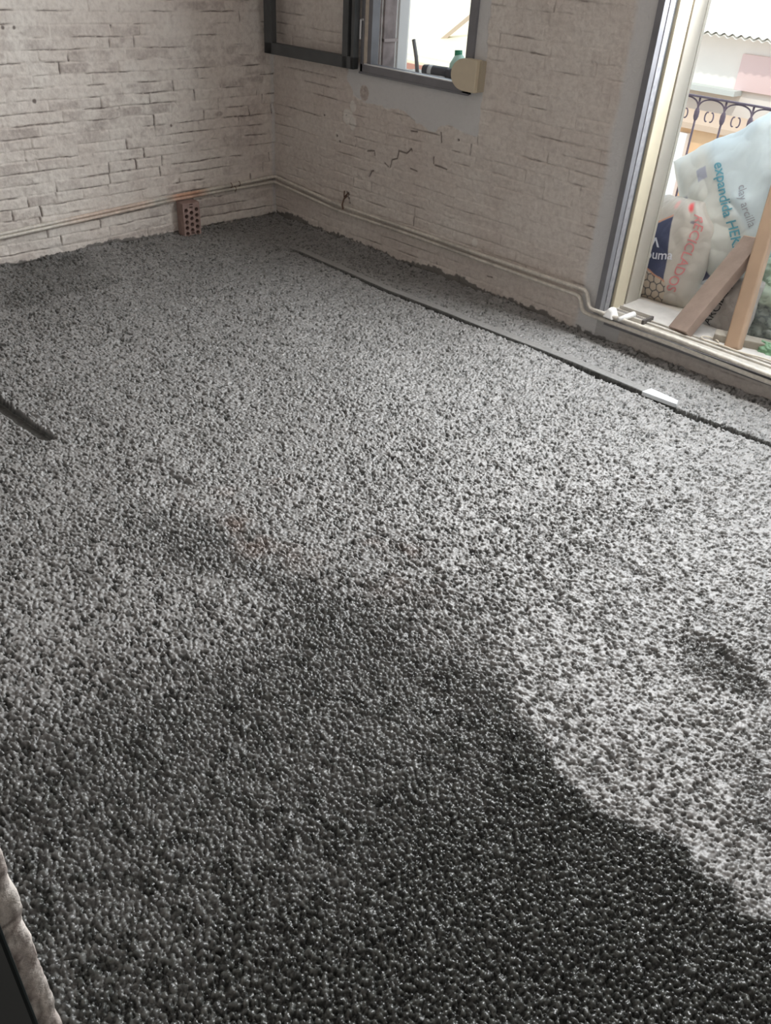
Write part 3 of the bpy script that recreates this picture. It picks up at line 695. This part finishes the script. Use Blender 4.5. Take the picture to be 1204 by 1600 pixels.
def print_text(txt, surf, Nn, u0, v0, size, ang, color, parent, name='printed_text', asp=1.0, w=1, h=1, lift=0.004, bold=0.0):
    cu_ = bpy.data.curves.new('t', 'FONT'); cu_.body = txt; cu_.size = 1.0; cu_.align_x = 'CENTER'; cu_.align_y = 'CENTER'; cu_.offset = bold; cu_.resolution_u = 3
    ob = bpy.data.objects.new('t', cu_); COL.objects.link(ob); dg = bpy.context.evaluated_depsgraph_get(); me = bpy.data.meshes.new_from_object(ob.evaluated_get(dg)); bpy.data.objects.remove(ob)
    import bmesh
    bm = bmesh.new(); bm.from_mesh(me); bmesh.ops.triangulate(bm, faces=bm.faces)
    for _ in range(2): bmesh.ops.subdivide_edges(bm, edges=[e for e in bm.edges if e.calc_length() > 0.12], cuts=1)
    bm.to_mesh(me); bm.free()
    co_ = np.zeros(len(me.vertices)*3); me.vertices.foreach_get('co', co_); co_ = co_.reshape(-1, 3)
    ca, sa = math.cos(ang), math.sin(ang); x = co_[:, 0]*size*asp; y = co_[:, 1]*size
    uu = u0+(x*ca-y*sa)/(w/2); vv = v0+(x*sa+y*ca)/(h/2)
    P = surf(uu, vv, 1.0)+lift*Nn
    me.vertices.foreach_set('co', P.reshape(-1)); me.update()
    me.materials.append(mat('ink_'+name, color, 0.6)); o = bpy.data.objects.new(name, me); COL.objects.link(o); o.parent = parent
    return o
def lerp(a, b, t): return a*(1-t[..., None])+np.array(b)*t[..., None]
const = lambda c: (lambda u, v: np.broadcast_to(np.array(c, float), u.shape+(3,)).copy())

def sack_navy(u, v):
    C = np.broadcast_to(np.array([0.50, 0.47, 0.42]), u.shape+(3,)).copy()
    # navy panel, orange piping, stones drawn along the foot
    edge = 0.10+0.42*np.clip(-v, -1, 1)*0.55
    foot = -0.42-0.28*(u+0.2)
    navy = sstep(0.01, -0.01, u-edge)*sstep(-0.01, 0.01, v-foot)*sstep(0.02, -0.02, v-(0.55-0.9*(u+0.2)*-0.7))
    C = lerp(C, (0.055, 0.065, 0.12), navy)
    C = lerp(C, (0.62, 0.30, 0.20), sstep(0.022, 0.010, np.abs(v-foot+0.015))*(u < 0.25))
    C = lerp(C, (0.62, 0.30, 0.20), sstep(0.025, 0.01, np.abs(v-(0.55-0.9*(u+0.2)*-0.7)-0.02))*(u < -0.05))
    st = (v < foot-0.03)&(u < 0.30)
    best = np.full(u.shape, 9.0); sec = best.copy(); r = np.random.default_rng(5)
    for i in range(-2, 9):
        for j in range(-6, 3):
            px = -1+i*0.19+0.06*r.random()+(j % 2)*0.09; py = -1+(j+4)*0.14+0.04*r.random()
            d = np.hypot(u-px, (v-py)*1.2); sec = np.minimum(sec, np.maximum(best, d)); best = np.minimum(best, d)
    line = sstep(0.035, 0.012, sec-best)*st
    C = np.where(st[..., None], np.array([0.55, 0.47, 0.38]), C); C = lerp(C, (0.08, 0.08, 0.09), line)
    red = sstep(0.15, 0.05, np.hypot(u-0.45, (v-0.86)*1.2))
    C = lerp(C, (0.75, 0.12, 0.12), red); C = lerp(C, (0.75, 0.35, 0.33), 0.6*sstep(0.12, 0.04, np.hypot(u+0.1, v-0.86)))
    C = lerp(C, (0.22, 0.21, 0.24), sstep(0.05, 0.02, np.hypot((u-0.5)*0.5, (v-0.60)*1.3)))
    return C
def place(px, py, y): return on_back(px, py, y)
def upx(a, b, y0, y1=None):
    p = on_back(*a, y0); q = on_back(*b, y1 if y1 is not None else y0); return q-p
# navy and cream sack leaning behind the jamb
cA = place(1046, 392, 0.50)
bA, sA, nA = bag('sack', cA, (1, 0.10, 0.02), (0.06, 0.25, 1.0), 0.40, 0.50, 0.16, sack_navy, 'cream sack with navy panel and drawn stones, standing behind the door jamb', seed=1, wr=0.009, pinch=0.45)
print_text('copuma', sA, nA, -0.24, -0.13, 0.062, 0.18, (0.70, 0.72, 0.78), bA, w=0.40, h=0.50, bold=0.01)
print_text('^', sA, nA, -0.26, 0.02, 0.11, 0.15, (0.70, 0.72, 0.78), bA, name='printed_roof_mark', w=0.40, h=0.50, bold=0.005)
print_text('RECICLADOS', sA, nA, 0.55, 0.02, 0.062, -math.pi/2-0.12, (0.62, 0.24, 0.24), bA, w=0.40, h=0.50, bold=0.01)
# brilliant white sack behind
cC = place(1104, 385, 0.92)
bag('sack', cC, (1, 0.0, 0.0), (0.0, 0.1, 1.0), 0.36, 0.46, 0.12, const((0.86, 0.86, 0.88)), 'plain white sack between the navy sack and the timber', seed=14, wr=0.016)
# big pale translucent sack
def sack_big(u, v):
    C = np.broadcast_to(np.array([0.60, 0.70, 0.74]), u.shape+(3,)).copy()
    C = lerp(C, (0.66, 0.68, 0.64), sstep(0.1, -0.2, u+0.25*v)*1.0)
    C = lerp(C, (0.13, 0.13, 0.22), sstep(0.015, -0.015, np.abs(u+0.86)-0.10)*sstep(0.35, 0.25, v))
    C = lerp(C, (0.40, 0.42, 0.50), sstep(0.01, -0.01, np.maximum(np.abs(u+0.42), np.abs(v-0.50)*1.0)-0.09))
    return C
cB = place(1154, 310, 0.66); ang = math.radians(38)
# height axis tilts to the left in the picture
uB = np.array([math.cos(ang), 0.12, math.sin(ang)*0.9]); vB = np.array([-math.sin(ang)*0.95, 0.22, math.cos(ang)])
bB, sB, nB = bag('sack', cB, uB, vB, 0.54, 0.62, 0.20, sack_big, 'big pale blue translucent sack with blue print, lying on top of the other sacks', seed=24, wr=0.016, gloss=0.3)
print_text('expandida HEKA', sB, nB, -0.08, -0.16, 0.062, -math.pi/2+0.0, (0.12, 0.36, 0.46), bB, w=0.50, h=0.60, bold=0.012)
print_text('clay arcilla', sB, nB, 0.24, -0.20, 0.048, -math.pi/2+0.0, (0.34, 0.36, 0.40), bB, w=0.50, h=0.60)
# sack with ARCILLA written on it
cD = place(1140, 476, 0.36)
def sack_grey(u, v):
    C = np.broadcast_to(np.array([0.40, 0.37, 0.34]), u.shape+(3,)).copy(); return lerp(C, (0.58, 0.57, 0.55), sstep(0.0, -0.5, u))
bD, sD, nD = bag('sack', cD, (1, 0.05, 0.05), (0.10, 0.28, 1), 0.24, 0.26, 0.11, sack_grey, 'grey white sack with a hand-lettered black word, under the leaning timber', seed=34, wr=0.012)
print_text('ARCILLA', sD, nD, -0.30, -0.10, 0.050, math.pi/2-0.25, (0.03, 0.03, 0.035), bD, name='handwritten_word', w=0.24, h=0.26, bold=0.002)
# dark grey-green sack and green sack at right
cE = place(1196, 492, 0.46)
bag('sack', cE, (1, 0.1, -0.05), (0, 0.25, 1), 0.30, 0.26, 0.14, lambda u, v: lerp(lerp(const((0.22, 0.25, 0.23))(u, v), (0.13, 0.15, 0.15), sstep(0.48, 0.56, fbm(u*7, v*9, 3))), (0.36, 0.42, 0.34), sstep(0.3, 0.4, v+u*0.2)), 'dull grey green sack to the right of the wooden post', seed=44, wr=0.014)
cF = place(1206, 438, 0.55)
bag('sack', cF, (1, 0, 0.3), (-0.2, 0.2, 1), 0.26, 0.20, 0.12, const((0.55, 0.68, 0.58)), 'pale green translucent sack above the grey green one, right of the post', seed=54, wr=0.018)
cG = place(1206, 556, 0.22)
bag('sack', cG, (1, 0, 0), (0, 0.5, 1), 0.15, 0.10, 0.06, const((0.18, 0.33, 0.20)), 'small crumpled green plastic bag by the threshold at the right edge', seed=64, wr=0.012)
cI = place(1190, 415, 0.75)
bag('sack', cI, (1, 0, 0), (0, 0.2, 1), 0.34, 0.30, 0.14, const((0.80, 0.80, 0.80)), 'white sack behind the wooden post', seed=74, wr=0.02)

# timber, post, block, cord
def timber():
    W_ = mat('weathered_timber', (0.30, 0.225, 0.185), 0.85, var=0.25, vscale=9, bump=0.002, bscale=40)
    b0 = on_floor(1057, 521, 0.118); b0[1] += 0.02; top = on_back(1179, 376, 0.46)
    ax = top-b0; L = np.linalg.norm(ax); ax /= L
    side = np.array([1, 0.0, 0.0]); side = side-ax*(ax@side); side /= np.linalg.norm(side); nn = np.cross(ax, side)
    if nn[1] > 0: nn = -nn
    c = b0+ax*L/2
    side2 = side*math.cos(0.35)+nn*math.sin(0.35); nn2 = nn*math.cos(0.35)-side*math.sin(0.35)
    o = empty('timber_board', tuple(b0)); tag(o, 'short thick weathered timber board leaning on the sacks', 'timber')
    adopt(MB().obox(c, side2*0.056, nn2*0.024, ax*L/2).build('board_body', W_, bevel=0.003), o)
    adopt(MB().obox(c+ax*(L/2+0.0005), side2*0.055, nn2*0.023, ax*0.001).build('sawn_end', mat('sawn_end_grain', (0.62, 0.44, 0.31), 0.8)), o)
    p0 = np.array([3.090, 0.14, 0.10]); p1 = on_back(1192, 380, 0.40); d = (p1-p0); d /= np.linalg.norm(d); Lp = 0.98
    sd = np.cross(d, [0, -1, 0.0]); sd /= np.linalg.norm(sd); n3 = np.cross(d, sd)
    m = MB(); cc = p0+d*Lp/2; m.obox(cc, sd*0.036, n3*0.024, d*Lp/2)
    ob = m.build('wooden_post', mat('planed_pine', (0.40, 0.275, 0.185), 0.6, var=0.12, vscale=6), bevel=0.012); ob.modifiers[0].segments = 4
    tag(ob, 'pale pine post leaning from the threshold against the big translucent sack', 'post')
timber()
def block():
    a = on_floor(1112, 533, 0.12); b = on_floor(1206, 553, 0.12); u = b-a; L = np.linalg.norm(u); u /= L; v = np.array([-u[1], u[0], 0])
    c = (a+b)/2+v*0.055; c[2] = 0.125
    tag(MB().obox(c, u*L/2, v*0.035, np.array([0, 0, 0.024])).build('kerb_block', mat('dusty_block', (0.36, 0.33, 0.28), 0.9, var=0.15, bump=0.002), bevel=0.004), 'dusty grey concrete block lying behind the foot of the post', 'block')
    pts = []
    c0 = on_floor(1107, 533, 0.118)
    for k in range(20):
        a = 0.3+k/19*4.6; pts.append((c0[0]+0.040*math.cos(a), c0[1]+0.03*math.sin(a)+0.005, 0.121+0.001*k*0.3))
    q = on_floor(1204, 566, 0.121)
    for t in np.linspace(0.1, 1, 10): pts.append((pts[19][0]*(1-t)+q[0]*t, pts[19][1]*(1-t)+q[1]*t+0.006*math.sin(t*9), 0.125))
    tag(MB().tube(pts, 0.0035, 8).build('cord', mat('cream_cord', (0.66, 0.60, 0.50), 0.7), smooth=True), 'cream cord looping beside the block and along the threshold', 'cord')
block()

# railing --------------------------------------------------------------
def railing():
    IR = mat('wrought_iron', (0.20, 0.16, 0.21), 0.6, var=0.2); ry = 1.0  # bright haze from outside put into the iron as a lighter purple
    o = empty('balcony_railing', (2.2, ry, 0.1)); tag(o, 'wrought iron balcony railing with arched panels and collars', 'railing')
    A = lambda m, name: adopt(m.build(name, IR, smooth=True), o)
    xs = [2.08+0.1445*k for k in range(0, 18)]
    A(MB().box((2.0, ry-0.012, 0.950), (xs[-1], ry+0.012, 0.958)), 'top_rail'); A(MB().box((2.0, ry-0.01, 0.17), (xs[-1], ry+0.01, 0.182)), 'bottom_rail')
    for x in xs:
        A(MB().tube([(x, ry, 0.10), (x, ry, 0.955)], 0.0055, 8), 'baluster')
        A(MB().tube([(x, ry, 0.845), (x, ry, 0.86), (x, ry, 0.885), (x, ry, 0.90)], [0.008, 0.013, 0.013, 0.008], 10), 'collar')
        pts = [(x+0.072-0.072*math.cos(t), ry, 0.885+0.062*math.sin(t)**0.6 if 0 < t < math.pi else 0.885) for t in np.linspace(0.0, math.pi, 20)]
        A(MB().tube(pts, 0.004, 6), 'arch')
        for s in (-1, 1):
            sc = [(x+0.072+s*(0.012+0.011*math.cos(t)), ry, 0.868+0.022*math.sin(t)) for t in np.linspace(-1.9, 1.9, 12)]
            A(MB().tube(sc, 0.0035, 6), 'scroll')
railing()

# things on the outer window sill ---------------------------------------
def sill_things():
    z = WZ0+0.006
    p = on_back(652, 112, 0.20); q = on_back(645, 62, 0.22)
    tag(MB().tube([(p[0], 0.2, z+0.003), ((p[0]+q[0])/2+0.004, 0.215, (z+q[2])/2), (q[0], 0.225, q[2])], [0.011, 0.0105, 0.010], 12).build('metal_rod', mat('grey_rod', (0.28, 0.27, 0.27), 0.5, var=0.2), smooth=True), 'short grey rod standing upright on the outer window sill', 'rod')
    a = np.array([1.035, 0.20, z+0.030]); b = np.array([1.255, 0.235, z+0.030]); u = (b-a)/np.linalg.norm(b-a)
    o = empty('spray_bottle', tuple(a)); tag(o, 'dark bottle with a pale band lying on the outer window sill', 'bottle')
    DK = mat('dark_bottle', (0.10, 0.10, 0.11), 0.35); 
    adopt(MB().tube([a, a+u*0.03, a+u*0.15], [0.026, 0.029, 0.029], 16).build('bottle_body', DK, smooth=True), o)
    adopt(MB().tube([a+u*0.035, a+u*0.06], [0.0296, 0.0296], 16).build('label_band', mat('pale_band', (0.75, 0.78, 0.80), 0.5), smooth=True), o)
    adopt(MB().tube([a+u*0.15, a+u*0.175, a+u*0.20, a+u*0.235], [0.029, 0.027, 0.018, 0.010], 16).build('bottle_neck', DK, smooth=True), o)
    adopt(MB().tube([a+u*0.02+np.array([0, -0.03, -0.018]), a+u*0.155+np.array([0, -0.03, -0.018])], 0.007, 8).build('side_tube', BRIGHT, smooth=True), o)
    c = on_back(716, 110, 0.27)
    o = empty('plastic_jug', (c[0], 0.27, z)); tag(o, 'pale mint plastic jug with green cap on the sill behind the strap winder box', 'jug')
    adopt(MB().tube([(c[0], 0.27, z), (c[0], 0.27, z+0.02), (c[0], 0.27, z+0.08), (c[0]-0.01, 0.27, z+0.115)], [0.045, 0.055, 0.050, 0.022], 18).build('jug_body', mat('mint_plastic', (0.55, 0.80, 0.68), 0.4), smooth=True), o)
    adopt(MB().tube([(c[0]-0.01, 0.27, z+0.11), (c[0]-0.012, 0.27, z+0.138)], 0.020, 14).build('cap', mat('green_cap', (0.06, 0.34, 0.20), 0.5), smooth=True), o)
sill_things()

# ------------------------------------------------------------------ outside
def outside():
    tag(MB().box((-30, 0.34, -4.2), (20, 40, -4.0)).build('street', mat('street_paving', (0.55, 0.52, 0.48), 0.9, var=0.1)), 'pale street paving far below the balcony', None, kind='structure')
    # house across the street
    FY = 8.0
    h = empty('house', (-1.0, FY, -4.0)); tag(h, 'cream rendered house with corrugated roof and shuttered window across the street', 'house')
    CR = mat('cream_render', (0.90, 0.86, 0.80), 0.9, var=0.05, vscale=2)
    adopt(MB().box((-2.2, FY, -4), (4.0, FY+5, 0.86)).build('house_wall', CR), h)
    # corrugated roof
    n = 500; us = np.linspace(-2.5, 4.3, n); vs = np.linspace(0, 5, 12); Ug, Vg = np.meshgrid(us, vs, indexing='ij')
    Zr = 0.74+Vg*0.42+0.013*np.sin(Ug*2*math.pi/0.11)
    Pt = np.stack([Ug, FY-0.30+Vg, Zr+0.025], -1); Pb = np.stack([Ug, FY-0.30+Vg, Zr-0.005], -1)
    adopt(grid_mesh('corrugated_roof', np.concatenate([Pt, Pb[:, ::-1]], 1), mat('roof_sheet', (0.90, 0.87, 0.80), 0.7, var=0.06, vscale=4)), h)
    a = on_back(1165, 87, FY); b = on_back(1152, 140, FY)
    w = adopt(MB().box((a[0]-0.02, FY-0.05, b[2]), (0.35, FY+0.02, a[2]+0.02)).build('window', mat('pink_window_frame', (0.80, 0.62, 0.60), 0.7)), h)
    for k in range(3):
        s = MB().box((a[0]+0.02+k*0.33, FY-0.07, b[2]+0.03), (a[0]+0.30+k*0.33, FY-0.05, a[2]-0.02)).build('shutter', mat('pale_lilac_shutter', (0.82, 0.72, 0.76), 0.7)); s.parent = w; s.location = Vector((0, 0, 0))-Vector(h.location)
    a = on_back(1078, 132, FY); b = on_back(1160, 141, FY)
    adopt(MB().box((a[0]-0.3, FY-0.22, a[2]-0.03), (b[0], FY, a[2]+0.03)).build('ledge', mat('grey_green_ledge', (0.62, 0.66, 0.63), 0.8)), h)
    # lower ochre terrace in front of it
    t = empty('terrace', (-1.0, 6.5, -4.0)); tag(t, 'ochre terrace wall with arched niches below the cream house', 'terrace')
    OC = mat('ochre_render', (0.78, 0.52, 0.30), 0.9, var=0.12, vscale=3); SAL = mat('salmon_render', (0.74, 0.44, 0.32), 0.9, var=0.1, vscale=3)
    a = on_back(1080, 190, 6.5)
    adopt(MB().box((-3.0, 6.5, -4), (5, 7.35, a[2]-0.03)).build('terrace_wall', OC), t)
    adopt(MB().box((-3.0, 6.40, a[2]-0.06), (5, 7.4, a[2])).build('coping', mat('tan_coping', (0.60, 0.45, 0.33), 0.9)), t)
    for k in range(6):
        x0 = -1.05+k*0.62; pts = [(x0, -1.6), (x0+0.42, -1.6)]+[(x0+0.21+0.21*math.cos(q_), a[2]-0.40+0.16*math.sin(q_)) for q_ in np.linspace(0, math.pi, 12)]
        adopt(MB().prism(pts, 'y', 6.47, 6.52).build('niche', SAL), t)
        adopt(MB().box((x0+0.44, 6.42, -4), (x0+0.56, 6.5, a[2]-0.12)).build('pilaster', mat('white_pilaster', (0.88, 0.86, 0.82), 0.9)), t)
    # buildings seen through the small window
    h2 = empty('building', (-6.5, 8, -4)); tag(h2, 'pale yellow building with sloping roofs seen through the small window', 'building')
    YL = mat('pale_yellow_render', (0.88, 0.80, 0.58), 0.9, var=0.06, vscale=1.5)
    adopt(MB().box((-13, 8, -4), (-3.2, 13, -0.1)).build('building_wall', mat('peach_render', (0.88, 0.74, 0.60), 0.9, var=0.05, vscale=2)), h2)
    adopt(MB().add([(-13, 7.9, -0.12), (-3.0, 7.9, -0.20), (-3.0, 14, 2.6), (-13, 14, 2.7), (-13, 7.9, -0.22), (-3.0, 7.9, -0.30), (-3.0, 14, 2.5), (-13, 14, 2.6)], [(0,1,2,3),(7,6,5,4),(0,4,5,1),(1,5,6,2),(2,6,7,3),(3,7,4,0)]).build('roof', YL), h2)
    adopt(MB().obox((-5.9, 8.6, 0.42), np.array([0.9, 0.0, 0.62]), np.array([0, 0.6, 0.28])*0.05, np.array([0, -0.02, 0.03])).build('roof_verge', mat('tan_verge', (0.62, 0.50, 0.40), 0.9)), h2)
    adopt(MB().box((-13, 7.84, -0.30), (-3.0, 7.92, -0.22)).build('gutter', mat('red_brown_gutter', (0.45, 0.22, 0.16), 0.8)), h2)
    # far terrace of houses closing the street
    f = MB().box((-40, 16, -4), (-12, 22, 4.5)).build('far_building', mat('far_render', (0.80, 0.76, 0.70), 0.9)); f.name = 'far_house'; tag(f, 'pale house block at the far end of the street, left of the others', 'house')
outside()
bpy.context.view_layer.update()
